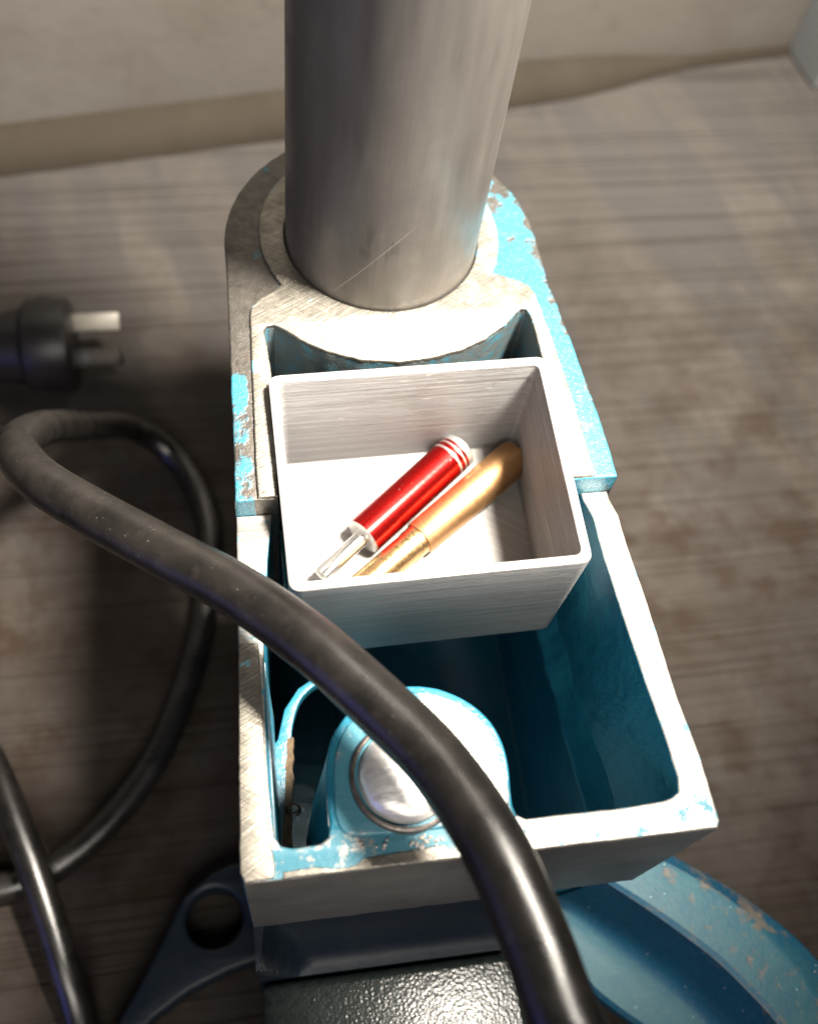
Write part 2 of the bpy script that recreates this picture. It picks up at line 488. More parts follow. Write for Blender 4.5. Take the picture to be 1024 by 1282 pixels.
MT['wall'] = mat_wall()
MT['strip'] = mat_plain('brown_strip', (0.029, 0.0235, 0.0175), (0.036, 0.0295, 0.0225), 0.8, 0.03, spec=0.1)
MT['panel'] = mat_plain('grey_panel_paint', (0.19, 0.20, 0.205), (0.21, 0.22, 0.225), 0.55, 0.02)
MT['plug'] = mat_plain('black_plastic', (0.012, 0.011, 0.011), (0.020, 0.018, 0.018), 0.4, 0.2)
MT['blade'] = mat_metal('plug_blade_metal', (0.42, 0.39, 0.34), 0.5, 0.6)
MT['blade2'] = mat_metal('tarnished_blade_metal', (0.10, 0.085, 0.07), 0.5, 0.5)
MT['shaving'] = mat_plain('dry_wood_shaving', (0.09, 0.058, 0.032), (0.17, 0.115, 0.065), 0.7, 0.8)
MT['crumb'] = mat_plain('metal_crumbs', (0.38, 0.35, 0.31), (0.62, 0.58, 0.52), 0.5, 1.0, 0.3)
MT['mark'] = mat_plain('dark_mark', (0.05, 0.035, 0.03), (0.09, 0.07, 0.05), 0.6)


# ------------------------------------------------------------------ geometry helpers
def thing(name, label, cat, loc=(0, 0, 0), group=None):
    o = bpy.data.objects.new(name, None)
    o.empty_display_size = 0.01
    scene.collection.objects.link(o)
    o.location = Vector(loc) * S
    tag(o, label, cat, group)
    return o


def tag(o, label=None, cat=None, group=None, kind=None):
    if label: o['label'] = label
    if cat: o['category'] = cat
    if group: o['group'] = group
    if kind: o['kind'] = kind
    return o


def top_matrix(o):
    m = Matrix.Translation(o.location) @ o.rotation_euler.to_matrix().to_4x4()
    return top_matrix(o.parent) @ o.matrix_parent_inverse @ m if o.parent else m


def finish(name, bm, mats, parent=None, angle=35, world=True):
    me = bpy.data.meshes.new(name)
    bmesh.ops.remove_doubles(bm, verts=bm.verts, dist=1e-4)
    bmesh.ops.recalc_face_normals(bm, faces=bm.faces)
    bm.transform(Matrix.Scale(S, 4))
    bm.to_mesh(me); bm.free()
    for q in (mats if isinstance(mats, (list, tuple)) else [mats]):
        me.materials.append(q)
    me.polygons.foreach_set('use_smooth', [True] * len(me.polygons))
    me.set_sharp_from_angle(angle=math.radians(angle))
    o = bpy.data.objects.new(name, me)
    scene.collection.objects.link(o)
    if parent:
        o.parent = parent
        if world:
            o.matrix_parent_inverse = top_matrix(parent).inverted()
    return o


def smooth(pts, n=6, closed=False):
    """Catmull-Rom through the points"""
    P = [Vector(p) for p in pts]
    L = len(P)
    out = []
    for i in range(L if closed else L - 1):
        if closed:
            a, b, c, d = P[(i - 1) % L], P[i], P[(i + 1) % L], P[(i + 2) % L]
        else:
            a = P[i - 1] if i else P[0] * 2 - P[1]
            b, c = P[i], P[i + 1]
            d = P[i + 2] if i + 2 < L else P[-1] * 2 - P[-2]
        for k in range(n):
            t = k / n
            out.append(0.5 * ((2 * b) + (c - a) * t + (2 * a - 5 * b + 4 * c - d) * t * t + (3 * b - a - 3 * c + d) * t ** 3))
    if not closed:
        out.append(P[-1].copy())
    return out


def arc(cx, cy, r, a0, a1, n=24):
    return [(cx + r * math.cos(math.radians(a0 + (a1 - a0) * i / n)), cy + r * math.sin(math.radians(a0 + (a1 - a0) * i / n))) for i in range(n + 1)]


def rough_outline(pts, step=1.2, amp=0.08, seed=0.0, freq=0.35):
    """walk a closed outline in short steps and roughen it like a cast, filed edge"""
    P = [Vector((p[0], p[1], 0)) for p in pts]
    out = []
    for i in range(len(P)):
        a, b = P[i], P[(i + 1) % len(P)]
        L = (b - a).length
        if L < 1e-4:
            continue
        k = max(1, int(L / step))
        nn = Vector((-(b - a).y, (b - a).x, 0)) / L
        for j in range(k):
            p = a + (b - a) * j / k
            d = mnoise.noise(Vector((p.x * freq, p.y * freq, seed))) + 0.6 * mnoise.noise(Vector((p.x * 1.3, p.y * 1.3, seed + 9)))
            p = p + nn * d * amp
            out.append((p.x, p.y))
    return out


def round_corners(pts, r, n=5):
    out = []
    L = len(pts)
    for i in range(L):
        p = Vector((*pts[i][:2], 0)); a = Vector((*pts[i - 1][:2], 0)); b = Vector((*pts[(i + 1) % L][:2], 0))
        rr = pts[i][2] if len(pts[i]) > 2 else r
        u = a - p; v = b - p
        d = min(rr, u.length * 0.45, v.length * 0.45)
        if d < 1e-3:
            out.append((p.x, p.y)); continue
        s = p + u.normalized() * d; e = p + v.normalized() * d
        for k in range(n + 1):
            t = k / n
            q = s * (1 - t) ** 2 + p * 2 * t * (1 - t) + e * t * t
            out.append((q.x, q.y))
    return out


def plate_bm(outer, holes, z0, z1, bevel):
    """a flat slab with holes and rounded edges"""
    cu = bpy.data.curves.new('outline', 'CURVE')
    cu.dimensions = '2D'; cu.fill_mode = 'BOTH'
    for poly in [outer] + list(holes):
        sp = cu.splines.new('POLY'); sp.points.add(len(poly) - 1)
        for q, p in zip(sp.points, poly):
            q.co = (p[0], p[1], 0, 1)
        sp.use_cyclic_u = True
    cu.extrude = (z1 - z0) / 2 - bevel
    cu.bevel_depth = bevel
    cu.bevel_resolution = 2
    cu.offset = -bevel
    o = bpy.data.objects.new('outline', cu)
    scene.collection.objects.link(o)
    dg = bpy.context.evaluated_depsgraph_get()
    me = bpy.data.meshes.new_from_object(o.evaluated_get(dg))
    bm = bmesh.new(); bm.from_mesh(me)
    bpy.data.objects.remove(o); bpy.data.curves.remove(cu); bpy.data.meshes.remove(me)
    bmesh.ops.translate(bm, verts=bm.verts, vec=(0, 0, (z0 + z1) / 2))
    bmesh.ops.remove_doubles(bm, verts=bm.verts, dist=1e-4)
    bmesh.ops.recalc_face_normals(bm, faces=bm.faces)
    for f in bm.faces:
        f.material_index = 0
    return bm


def merge(bm, other):
    me = bpy.data.meshes.new('m'); other.to_mesh(me); other.free()
    bm.from_mesh(me); bpy.data.meshes.remove(me)


def box_bm(x0, x1, y0, y1, z0, z1, bev=0.0, seg=2):
    bm = bmesh.new()
    bmesh.ops.create_cube(bm, size=1)
    for v in bm.verts:
        v.co = Vector(((x0 + x1) / 2 + v.co.x * (x1 - x0), (y0 + y1) / 2 + v.co.y * (y1 - y0), (z0 + z1) / 2 + v.co.z * (z1 - z0)))
    if bev:
        bmesh.ops.bevel(bm, geom=list(bm.edges), offset=bev, segments=seg, affect='EDGES', profile=0.5)
    return bm


def lathe_bm(profile, n=64, org=(0, 0, 0), axis=(0, 0, 1), mats=None, wob=0.0):
    """profile: (distance along axis, radius) pairs; closed at both ends when the radius starts or ends at 0"""
    A = Vector(axis).normalized()
    U = A.orthogonal().normalized(); V = A.cross(U)
    O = Vector(org)
    bm = bmesh.new()
    rings = []
    for i, (h, r) in enumerate(profile):
        if r < 1e-6:
            rings.append([bm.verts.new(O + A * h)])
        else:
            ring = []
            for k in range(n):
                a = 2 * math.pi * k / n
                rr = r
                if wob:
                    rr += wob * mnoise.noise(Vector((math.cos(a) * 2.2, math.sin(a) * 2.2, h * 0.35)))
                ring.append(bm.verts.new(O + A * h + (U * math.cos(a) + V * math.sin(a)) * rr))
            rings.append(ring)
    for i in range(len(rings) - 1):
        a, b = rings[i], rings[i + 1]
        for k in range(n):
            k2 = (k + 1) % n
            if len(a) == 1 and len(b) == 1: continue
            if len(a) == 1: f = bm.faces.new((a[0], b[k], b[k2]))
            elif len(b) == 1: f = bm.faces.new((a[k], b[0], a[k2]))
            else: f = bm.faces.new((a[k], b[k], b[k2], a[k2]))
            f.material_index = mats[i] if mats else 0
    return bm


def tube_bm(pts, r, n=20, wob=0.0):
    P = [Vector(p) for p in pts]
    bm = bmesh.new()
    T0 = (P[1] - P[0]).normalized()
    U = T0.orthogonal().normalized()
    rings = []
    for i, p in enumerate(P):
        T = (P[min(i + 1, len(P) - 1)] - P[max(i - 1, 0)]).normalized()
        U = (U - T * U.dot(T)).normalized(); V = T.cross(U)
        rr = r(i / (len(P) - 1)) if callable(r) else r
        ring = []
        for k in range(n):
            a = 2 * math.pi * k / n
            w = wob * mnoise.noise(Vector((p.x * .08 + math.cos(a), p.y * .08 + math.sin(a), p.z * .08))) if wob else 0
            ring.append(bm.verts.new(p + (U * math.cos(a) + V * math.sin(a)) * (rr + w)))
        rings.append(ring)
    for a, b in zip(rings, rings[1:]):
        for k in range(n):
            bm.faces.new((a[k], b[k], b[(k + 1) % n], a[(k + 1) % n]))
    bm.faces.new(rings[0][::-1]); bm.faces.new(rings[-1])
    return bm


def loft_bm(rows, close=True, caps=True):
    """rows of equally many points; each row is one cross-section"""
    bm = bmesh.new()
    R = [[bm.verts.new(Vector(p)) for p in row] for row in rows]
    n = len(R[0])
    for a, b in zip(R, R[1:]):
        for k in range(n if close else n - 1):
            k2 = (k + 1) % n
            bm.faces.new((a[k], b[k], b[k2], a[k2]))
    if caps and close:
        bm.faces.new(R[0][::-1]); bm.faces.new(R[-1])
    return bm


def by_normal(bm, rule):
    bm.normal_update()
    for f in bm.faces:
        f.material_index = rule(f.normal, f.calc_center_median())


# ------------------------------------------------------------------ setting: bench, wall
T = -140.0
ca, sa = math.cos(math.radians(9.2)), math.sin(math.radians(9.2))


def wallpt(u, v):                 # u along the wall, v out from it into the room
    return (-128.5 + u * ca + v * sa, 168.5 + u * sa - v * ca)


bm = bmesh.new()
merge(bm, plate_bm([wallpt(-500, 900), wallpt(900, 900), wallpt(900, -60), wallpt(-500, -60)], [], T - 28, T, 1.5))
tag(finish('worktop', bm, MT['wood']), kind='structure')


def wall_block(name, u0, u1, v0, v1, z0, z1, mat, bev=1.0):
    bm = plate_bm([wallpt(u0, v0), wallpt(u0, v1), wallpt(u1, v1), wallpt(u1, v0)], [], z0, z1, bev)
    return tag(finish(name, bm, mat), kind='structure')


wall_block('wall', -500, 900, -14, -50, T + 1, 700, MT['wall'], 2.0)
# the brown cove strip between bench and wall; it thins out towards the east
rows = []
for u, v, h in ((-500, 0, 15), (-100, 0, 15), (0, 0, 15), (120, 0.5, 15), (230, 0, 14.5), (262, -1, 13.5), (285, -4, 11), (305, -8, 8), (325, -10.5, 5.5), (380, -11, 4.5), (900, -11, 4.5)):
    a = wallpt(u, v); b = wallpt(u, -12.2); k = wallpt(u, -15); w = wallpt(u, v * .75 - 12.2 * .25)
    rows.append([(*a, T + 0.3), (*a, T + 1.2), (*w, T + h * 0.62), (*b, T + h), (*k, T + h), (*k, T + 0.3)])
tag(finish('wall_strip', loft_bm(rows), MT['strip'], None, 40), kind='structure')
wall_block('wall_panel', 381, 700, -13.5, 14, T + 0.4, 700, MT['panel'], 1.5)

# ------------------------------------------------------------------ drill press
press = thing('drill_press', 'worn light blue drill press head with an open tray and grey steel column', 'drill press', (0, 0, T))

# tray: west wall, front wall with round boss, east wall
outer_w = [(-38.8, -71.6), (-39.2, -82.5), (-40.1, -104.8), (-41.3, -128.2), (-42.1, -144.5), (-41.4, -147.1)]
outer_e = [(47.2, -147.2), (47.9, -145.8), (47.5, -133.6), (45.9, -120.6), (45.3, -110.4), (44.8, -101.4), (43.8, -90.4), (43.3, -83.7), (43.2, -71.6)]
inner_e = [(37.2, -71.6), (37.6, -88.8), (38.4, -99.0), (39.3, -109.8), (39.8, -115.9), (41.2, -128.2), (41.8, -137.0), (41.2, -139.6), (39.6, -140.6), (37.8, -140.9), (31.4, -141.3), (20.7, -141.3), (10.9, -141.2), (9.4, -140.4), (8.8, -138.6)]
boss = [(9.1, -134.0), (9.4, -131.0), (9.0, -126.7), (7.4, -122.3), (4.1, -118.3), (-0.2, -115.4), (-5.5, -113.7), (-11.0, -113.7), (-16.0, -115.4), (-20.6, -118.4), (-23.6, -122.4), (-25.0, -127.0), (-25.5, -132.0), (-25.4, -138.0)]
inner_w = [(-25.9, -140.6), (-27.4, -141.6), (-32.4, -141.8), (-34.6, -141.2), (-35.6, -139.4), (-35.9, -132.5), (-35.9, -123.5), (-35.5, -111.0), (-34.6, -98.0), (-33.0, -84.0), (-31.2, -71.6)]
boss_s = [(p.x, p.y) for p in smooth([(*p, 0) for p in boss], 3)]
tray_outline = outer_w + outer_e + inner_e + boss_s + inner_w
bm = plate_bm(rough_outline(tray_outline, 1.1, 0.10, 1.0), [], -58, 0, 0.55)
for v in bm.verts:                       # the rim dips where it meets the taller collar
    if v.co.z > -3 and v.co.y > -79.5:
        v.co.z -= 3.2 * min(1.0, (v.co.y + 79.5) / 6.0)
by_normal(bm, lambda n, c: (1 if (-27 < c.x < 11 and -139.8 < c.y < -112) or n.z < 0.35 else 0) if not (n.y < -0.5 and c.y < -145.5) else 2)
finish('tray_casting', bm, [MT['rim'], MT['paint'], MT['face']], press)

# raised bare strip along the west rim
st = [(-39.9, -102), (-41.3, -128.2), (-42.05, -145.0), (-41.3, -146.9), (-36.2, -146.6), (-35.9, -144.6), (-36.4, -138.2), (-36.5, -130.9), (-36.2, -122.0), (-36.0, -102)]
bm = plate_bm(rough_outline(st, 0.9, 0.13, 5.0, 0.8), [], -0.8, 0.45, 0.3)
finish('rim_strip', bm, MT['mach'], press)
# bare filed bead along the front edge, west of the cable
bd = [(-34.8, -146.9), (-34.4, -145.8), (-29, -145.6), (-24.5, -146.3), (-21.5, -146.1), (-20, -145.1), (-12, -144.6), (-5, -144.3), (-3, -146.9), (-16, -146.95)]
bm = plate_bm(rough_outline(bd, 0.7, 0.15, 15.0, 0.8), [], -0.5, 0.3, 0.2)
finish('front_bead', bm, MT['mach'], press)

# the tray is open below: inward lip at the foot of the east wall with a rough cast edge
rows = []
for i in range(60):
    y = -60 - i * 1.39
    xw = 37.0 + (-(y + 75)) * 0.068
    wav = 0.5 * mnoise.noise(Vector((0, y * 0.13, 3))) + 0.3 * mnoise.noise(Vector((0, y * 0.5, 7)))
    e = max(0.0, (-(y + 118)) / 24.0)
    x0 = xw - 3.4 + wav + e * e * 1.5
    rows.append([(x0, y, -51.5), (x0, y, -50.4), (x0 + 0.5, y, -49.6), (x0 + 1.4, y, -47.8), (x0 + 2.4, y, -45.0), (x0 + 3.2, y, -41.5), (xw + 1.6, y, -37), (xw + 2.6, y, -51.5)])
finish('wall_lip', loft_bm(rows), MT['paint'], press)
# hollow housing below the tray
bm = bmesh.new()
for f in ((-37.6, -36.2, -142.8, -44, -132, -58.2), (43.0, 44.5, -142.8, -44, -132, -58.2), (-36.3, 43.1, -142.8, -141.3, -132, -58.2), (-36.3, 43.1, -45.5, -44, -132, -58.2), (-37.6, 44.5, -142.8, -44, -134, -131.9), (-13.6, -12.2, -141.2, -45.6, -131.8, -44.2)):  # last box is an added partition blocking lamplight below the slot
    merge(bm, box_bm(*f))
finish('inner_housing', bm, MT['paint'], press)

# ledge with the long slot beside the boss
hole = [(-21.5, -97.4), (-26.6, -100.2), (-29.3, -105.8), (-30.4, -112), (-31.4, -120.0), (-32.8, -126.5), (-33.5, -131.0), (-32.6, -133.8), (-30.6, -134.4), (-28.2, -133.4), (-20.5, -118.0), (-16.5, -110.5), (-17.0, -100)]
ho = [(p.x, p.y) for p in smooth([(*p, 0) for p in hole], 4, True)]
bm = plate_bm([(-37, -142.5), (-24, -142.5), (-16.0, -120), (-13.5, -110), (-13.8, -98), (-16.5, -95.4), (-22.0, -95.2), (-27.6, -98.4), (-31.2, -103.2), (-33.2, -110.0), (-37, -114)], [ho], -44, -40, 0.3)
wedge = [[(-25.0, -141.8, -0.9), (-25.7, -141.8, -0.9), (-30.2, -141.8, -40.1), (-24.6, -141.8, -40.1)],
         [(-24.8, -134, -0.9), (-25.6, -134, -0.9), (-28.6, -132.6, -40.1), (-24.6, -134, -40.1)],
         [(-24.4, -126.5, -1.0), (-25.0, -126.5, -1.0), (-26.4, -124.5, -40.1), (-24.2, -126, -40.1)],
         [(-22.8, -121.6, -1.2), (-23.3, -121.6, -1.2), (-23.9, -118.4, -40.1), (-22.4, -119, -40.1)]]
merge(bm, loft_bm(wedge))
finish('slot_ledge', bm, MT['paint'], press)
# a slim rib down the west wall of the slot
rb = [[(-36.2, y, -2.5 - 0.05 * (-(y + 100))), (-34.9 + 0.012 * (y + 100), y, -3.4), (-33.6 + 0.02 * (y + 100), y, -40.05), (-36.2, y, -40.05)] for y in range(-141, -99, 6)]
finish('slot_rib', loft_bm(rb), MT['paint'], press)

# top pad of the boss
pad = [(7.9, -139.0), (8.1, -131.2), (7.8, -127.2), (6.4, -123.2), (3.4, -119.5), (-0.6, -116.8), (-5.8, -115.1), (-10.8, -115.1), (-15.4, -116.7), (-19.4, -119.4), (-22.2, -123.2), (-23.6, -127.6), (-24.0, -132.2), (-24.0, -138.5), (-20, -141), (0, -141.3)]
ps = [(p.x, p.y) for p in smooth([(*p, 0) for p in pad], 3, True)]
bm = plate_bm(rough_outline(ps, 1.0, 0.08, 3.0), [], -1.2, 0.55, 0.5)
finish('boss_pad', bm, MT['rim'], press)

# pin end with collar set in the boss
pc = (-10.6, -131.2, 0.5)
bm = lathe_bm([(-1.5, 10.6), (0.7, 10.6), (1.25, 10.4), (1.4, 10.0), (1.2, 9.65), (-0.6, 9.5), (-1.5, 9.4)], 72, pc, wob=0.08)
pr = finish('pin_collar', bm, MT['ring'], press)
bm = lathe_bm([(-1.5, 8.9), (0.9, 8.9), (2.2, 8.5), (3.2, 7.5), (3.8, 5.6), (4.15, 2.8), (4.2, 0)], 64, pc, wob=0.25)
for v in bm.verts:
    if v.co.z > pc[2] + 2:
        v.co.z += 0.45 * mnoise.noise(Vector((v.co.x * .35, v.co.y * .16, 2)))
finish('pin_end', bm, MT['pin'], press, 50)

# collar round the column: outer ledge
backL = [(-38.8, -71.6), (-38.4, -62.3), (-38.2, -50.3), (-37.9, -35.3), (-37.6, -21.6), (-37.3, -8.0)]
back_arc = [(x, y) for x, y in arc(0.6, -3.0, 38.1, 178, 2, 56)]
backR = [(39.0, -9.5), (39.1, -18.0), (39.7, -21.0), (41.1, -33.5), (42.1, -44.1), (43.2, -55.0), (43.8, -64.1), (44.0, -71.6)]
pocket_in = [(-29.9, -71.6), (-29.3, -59.6), (-29.0, -43.1), (-29.3, -34.4), (-29.9, -28.2), (-29.2, -27.0), (-27.4, -26.7), (-25.8, -27.9), (-21.3, -31.8), (-16.1, -34.9), (-9.2, -37.5), (-0.2, -38.7), (7.2, -38.0), (15.0, -36.0), (21.1, -33.2), (26.5, -29.2), (29.2, -26.2), (30.6, -25.0), (31.8, -25.2), (32.5, -27.0), (32.8, -31), (33.0, -41.0), (33.1, -56), (33.2, -71.6)]
rear_outline = backL + back_arc + backR + pocket_in[::-1]
colhole = arc(0.25, -0.8, 23.4, 0, 354, 59)
bm = plate_bm(rough_outline(rear_outline, 1.1, 0.13, 2.0), [colhole], -58, 3.0, 0.5)
by_normal(bm, lambda n, c: 0 if n.z > 0.35 or (c.y < -70.5 and n.y < -0.5) else 1)
finish('collar_casting', bm, [MT['ledge'], MT['paint']], press)

# machined face standing a little proud of the ledge
mf_out = [(-34.0, -71.3), (-34.0, -63.2), (-33.5, -48.1), (-32.8, -24.5), (-32.3, -21.6), (-30.9, -19.6), (-27.3, -17.2), (-25.1, -15.2)] \
    + arc(0, 0, 29.2, 211, -28, 60) + [(28.4, -15.0), (31.1, -16.2), (33.9, -18.2), (34.9, -20.4), (36.5, -33.5), (37.6, -47.2), (38.3, -58.0), (38.9, -71.3)]
mf_in = [(x * 0.994 if abs(x) < 26 else x, y - 0.0) for x, y in pocket_in]
mf_in[0] = (mf_in[0][0], -71.3); mf_in[-1] = (mf_in[-1][0], -71.3)
bm = plate_bm(rough_outline(mf_out + mf_in[::-1], 0.9, 0.12, 4.0, 0.6), [arc(0.25, -0.8, 23.5, 0, 354, 59)], 2.2, 3.85, 0.35)
finish('machined_face', bm, MT['mach'], press)
# small stamped figure on the machined face
two = [(-0.75, -26.0, 0), (-0.45, -25.65, 0), (0.1, -25.55, 0), (0.5, -25.85, 0), (0.45, -26.4, 0), (0.05, -26.9, 0), (-0.55, -27.25, 0)]
bm = tube_bm([(p.x, p.y, 3.86) for p in smooth(two, 4)], 0.14, 6)
finish('stamped_figure', bm, MT['mark'], press)

# column
bm = lathe_bm([(T + 4, 0), (T + 4, 23.15), (235, 23.15), (236, 22), (236, 0)], 160, (0.25, -0.8, 0))
finish('column', bm, MT['column'], press, 30)

# support under the box (inside the tray) follows the box's tilt, built below from BOX
# lower housing under the tray with its scooped front
cols = []
XS = [-41.5, -41.2, -40.4, -39.4, -38, -36.5, -35, -33, -31, -28, -22, -12, 0, 6, 10, 13, 15, 17, 19, 21, 22.5, 23.5, 24.0]
for x in XS:
    row = []
    for k in range(13):
        a = math.pi / 2 * k / 12
        z = -58 - 26 * math.sin(a)
        yc = -145.2 - 11.0 * (1 - math.cos(a))
        d = (x + 41.5) - 8.5 * (math.sin(a) ** 1.5) - 0.6
        w = min(1, max(0, d / 2.2)); w = w * w * (3 - 2 * w)
        d2 = (24.0 - x) - 1.0
        w2 = min(1, max(0, 1 - d2 / 12.0)); w2 *= w2
        row.append((x, -156.2 * (1 - w) + yc * w - 6 * w2 * (1 - math.sin(a)), z))
    row += [(x, -156.2, T + 0.5), (x, -143.4, T + 0.5), (x, -143.4, -57.9)]
    cols.append(row)
finish('lower_housing', loft_bm(cols), MT['navy'], press, 60)
bm = box_bm(-41.0, 23.0, -236, -157.0, T + 0.5, -84, 2.2, 3)
finish('hammered_block', bm, MT['hammer'], press)
bm = plate_bm(rough_outline([(-38.4, -119.5), (-48.4, -119.6), (-54.0, -121.4), (-62.2, -127.2), (-68.0, -137.6), (-73.5, -147.0), (-81.5, -159), (-89, -172), (-84, -173), (-71.4, -158.5), (-61.0, -152.6), (-50.4, -149.0), (-38.4, -146.4)], 2, 0.1),
              [arc(-53.8, -134.3, 8.0, 0, 350, 35)], T + 0.3, T + 12, 1.6)
merge(bm, plate_bm([(-38.6, -60), (-38.6, -150), (16, -150), (16, -60)], [], T + 0.3, T + 5.6, 1.0))
finish('base_lug', bm, MT['navy'], press)

# curved arm passing below the tray
A_out = [(45.2, -126.6), (57.5, -133.3), (68.8, -141.0), (78.9, -148.3), (86.5, -155.0), (92.7, -161.5), (97.2, -167.6), (102.5, -177), (107, -190)]
A_rid = [(46, -131.2), (54, -136), (64.5, -142.8), (74.4, -150.2), (81.2, -156.8), (87.0, -163.8), (90.7, -170.5), (94.5, -180), (98, -192)]
A_inn = [(44.9, -143.4), (47.5, -145.6), (55.2, -152), (62.2, -158.4), (69.5, -165.6), (75.2, -172.8), (81, -181.5), (87, -194)]
A_fil = [(36.0, -144.2), (41.5, -149.0), (47.2, -155), (53.6, -161.5), (60.2, -168), (66, -174), (72, -181.5), (79, -195)]
A_low = [(29, -150), (36, -158.5), (40.2, -163.8), (44.8, -169.2), (50.5, -174.6), (56.5, -179.6), (63, -186), (70, -198)]
cs = [smooth([(*p, 0) for p in c], 4) for c in (A_out, A_rid, A_inn, A_fil, A_low)]
rows = []
for o_, r_, i_, f_, l_ in zip(*cs):
    m1 = i_ + (f_ - i_) * 0.22
    m2 = i_ + (f_ - i_) * 0.5
    m3 = i_ + (f_ - i_) * 0.8
    g1 = f_ + (l_ - f_) * 0.35
    g2 = f_ + (l_ - f_) * 0.9
    rows.append([(o_.x, o_.y, -108), (o_.x, o_.y, -80.5), ((o_.x * .85 + r_.x * .15), (o_.y * .85 + r_.y * .15), -78.8), (r_.x, r_.y, -75.4),
                 ((r_.x * .85 + i_.x * .15), (r_.y * .85 + i_.y * .15), -75.0), ((r_.x * .1 + i_.x * .9), (r_.y * .1 + i_.y * .9), -75.0),
                 (i_.x, i_.y, -75.8), (m1.x, m1.y, -90), (m2.x, m2.y, -95.5), (m3.x, m3.y, -97.6), (f_.x, f_.y, -98.4), (g1.x, g1.y, -98.6),
                 (g2.x, g2.y, -98.4), (l_.x, l_.y, -99.6), (l_.x + .5, l_.y + .5, -108)])
ar = finish('curved_arm', loft_bm(rows), MT['arm'], press, 28)
tag(ar, 'curved light blue arm with a deep channel')

# ------------------------------------------------------------------ printed box
bw, bd_, bh, wt, fz, dr = 62.2, 50.8, 41.1, 2.1, 36.0, 0.5
tx, ty, ba = 0.036, 0.021, 0.013
RB = Matrix.Rotation(ba, 3, 'Z') @ Matrix.Rotation(tx, 3, 'X') @ Matrix(((math.cos(ty), 0, -math.sin(ty)), (0, 1, 0), (math.sin(ty), 0, math.cos(ty))))
BC = Vector((1.385, -68.33, 7.13))
MB_ = Matrix.Translation(BC) @ RB.to_4x4()


def rrect(w, d, r, n=6):
    return round_corners([(-w / 2, -d / 2), (w / 2, -d / 2), (w / 2, d / 2), (-w / 2, d / 2)], r, n)


def finish_local(name, bm, mats, angle=35):
    o = finish(name, bm, mats, None, angle)
    o.matrix_world = Matrix.Translation(BC * S) @ RB.to_4x4()
    return o


bm = plate_bm(rrect(bw, bd_, 2.6), [rrect(bw - 2 * wt, bd_ - 2 * wt, 1.6)], -bh, 0, 0.35)
for v in bm.verts:
    k = -v.co.z / bh
    v.co.x -= math.copysign(dr * k, v.co.x); v.co.y -= math.copysign(dr * k, v.co.y)
tag_box = finish_local('storage_box', bm, MT['pla'], 40)
tag(tag_box, 'open light grey printed plastic box sitting in the blue tray', 'box')
bm = plate_bm(rrect(bw - 2 * wt - 0.2, bd_ - 2 * wt - 0.2, 1.6), [], -bh + 0.2, -fz, 0.1)
bf = finish('box_floor', bm, MT['plafloor'], tag_box, 35, world=False)

# three small pads under the box inside the tray
for (xa, xb, ya, yb) in ((-29, -22, -74, -60), (27, 34, -74, -62), (-20, 24, -53, -40)):
    row0, row1 = [], []
    for x in (xa, xb):
        for y, rw in ((ya, row0), (yb, row1)):
            p = MB_ @ Vector((x - BC.x, y - BC.y, -bh - 0.06))
            rw.append((x, y, p.z))
    for rw in (row0, row1):
        rw += [(xb, rw[0][1], -46), (xa, rw[0][1], -46)]
    finish('support_pad', loft_bm([row0, row1]), MT['paint'], press)


def onfloor(x, y, h):
    """a point h above the box floor, over world x, y"""
    q = RB.inverted() @ (Vector((x, y, 0)) - BC)
    base = BC + RB @ Vector((q.x, q.y, -fz))
    for _ in range(4):
        d = Vector((x - base.x, y - base.y, 0))
        q = q + RB.inverted() @ d
        base = BC + RB @ Vector((q.x, q.y, -fz))
    return base + RB @ Vector((0, 0, h))


# red sleeve with its bright spindle
rr = 4.75
a0 = onfloor(-10.2, -68.2, rr); a1 = onfloor(16.6, -46.3, rr)
ax = (a1 - a0).normalized(); Lr = (a1 - a0).length


def along(name, prof, r0, mats, parent, matidx=None, n=56, wob=0.0, org=None, axis=None):
    """lathe in its own local frame: local +x runs along the axis"""
    bm = lathe_bm(prof, n, (0, 0, 0), (1, 0, 0), matidx, wob)
    o = finish(name, bm, mats, None, 30)
    A = axis or ax
    q = Vector((1, 0, 0)).rotation_difference(A).to_matrix().to_4x4()
    o.matrix_world = Matrix.Translation((org or a0) * S) @ q
    if parent:
        mw = o.matrix_world.copy()
        o.parent = parent
        o.matrix_parent_inverse = top_matrix(parent).inverted()
        o.matrix_basis = mw
    return o


hh = thing('red_handle', 'short red anodised tube with a thin bright spindle lying in the grey box', 'handle', a0)
along('sleeve', [(0, 4.0), (0.15, 4.5), (0.5, rr), (Lr - 5.0, rr), (Lr - 4.95, rr - .12), (Lr - 4.45, rr - .12), (Lr - 4.4, rr),
                 (Lr - 3.2, rr), (Lr - 3.15, rr - .12), (Lr - 2.8, rr - .12), (Lr - 2.75, rr), (Lr - 1.9, rr - .02), (Lr - 1.85, rr - .1), (Lr - 0.3, rr - .2), (Lr, rr - .8), (Lr, 0)],
      rr, [MT['red'], MT['turned']], hh, [1, 1, 0, 1, 1, 1, 0, 1, 1, 1, 0, 1, 1, 1, 1])
along('end_face', [(-0.02, 0), (-0.02, 1.6), (0.12, 2.2), (0.0, 2.6), (0.0, 4.1)], rr, MT['turned'], hh)
along('spindle', [(-13.6, 0), (-13.6, 1.0), (-13.75, 1.3), (-13.55, 1.75), (-13.2, 1.95), (0.1, 1.95)], 2, MT['alu'], hh, n=32)

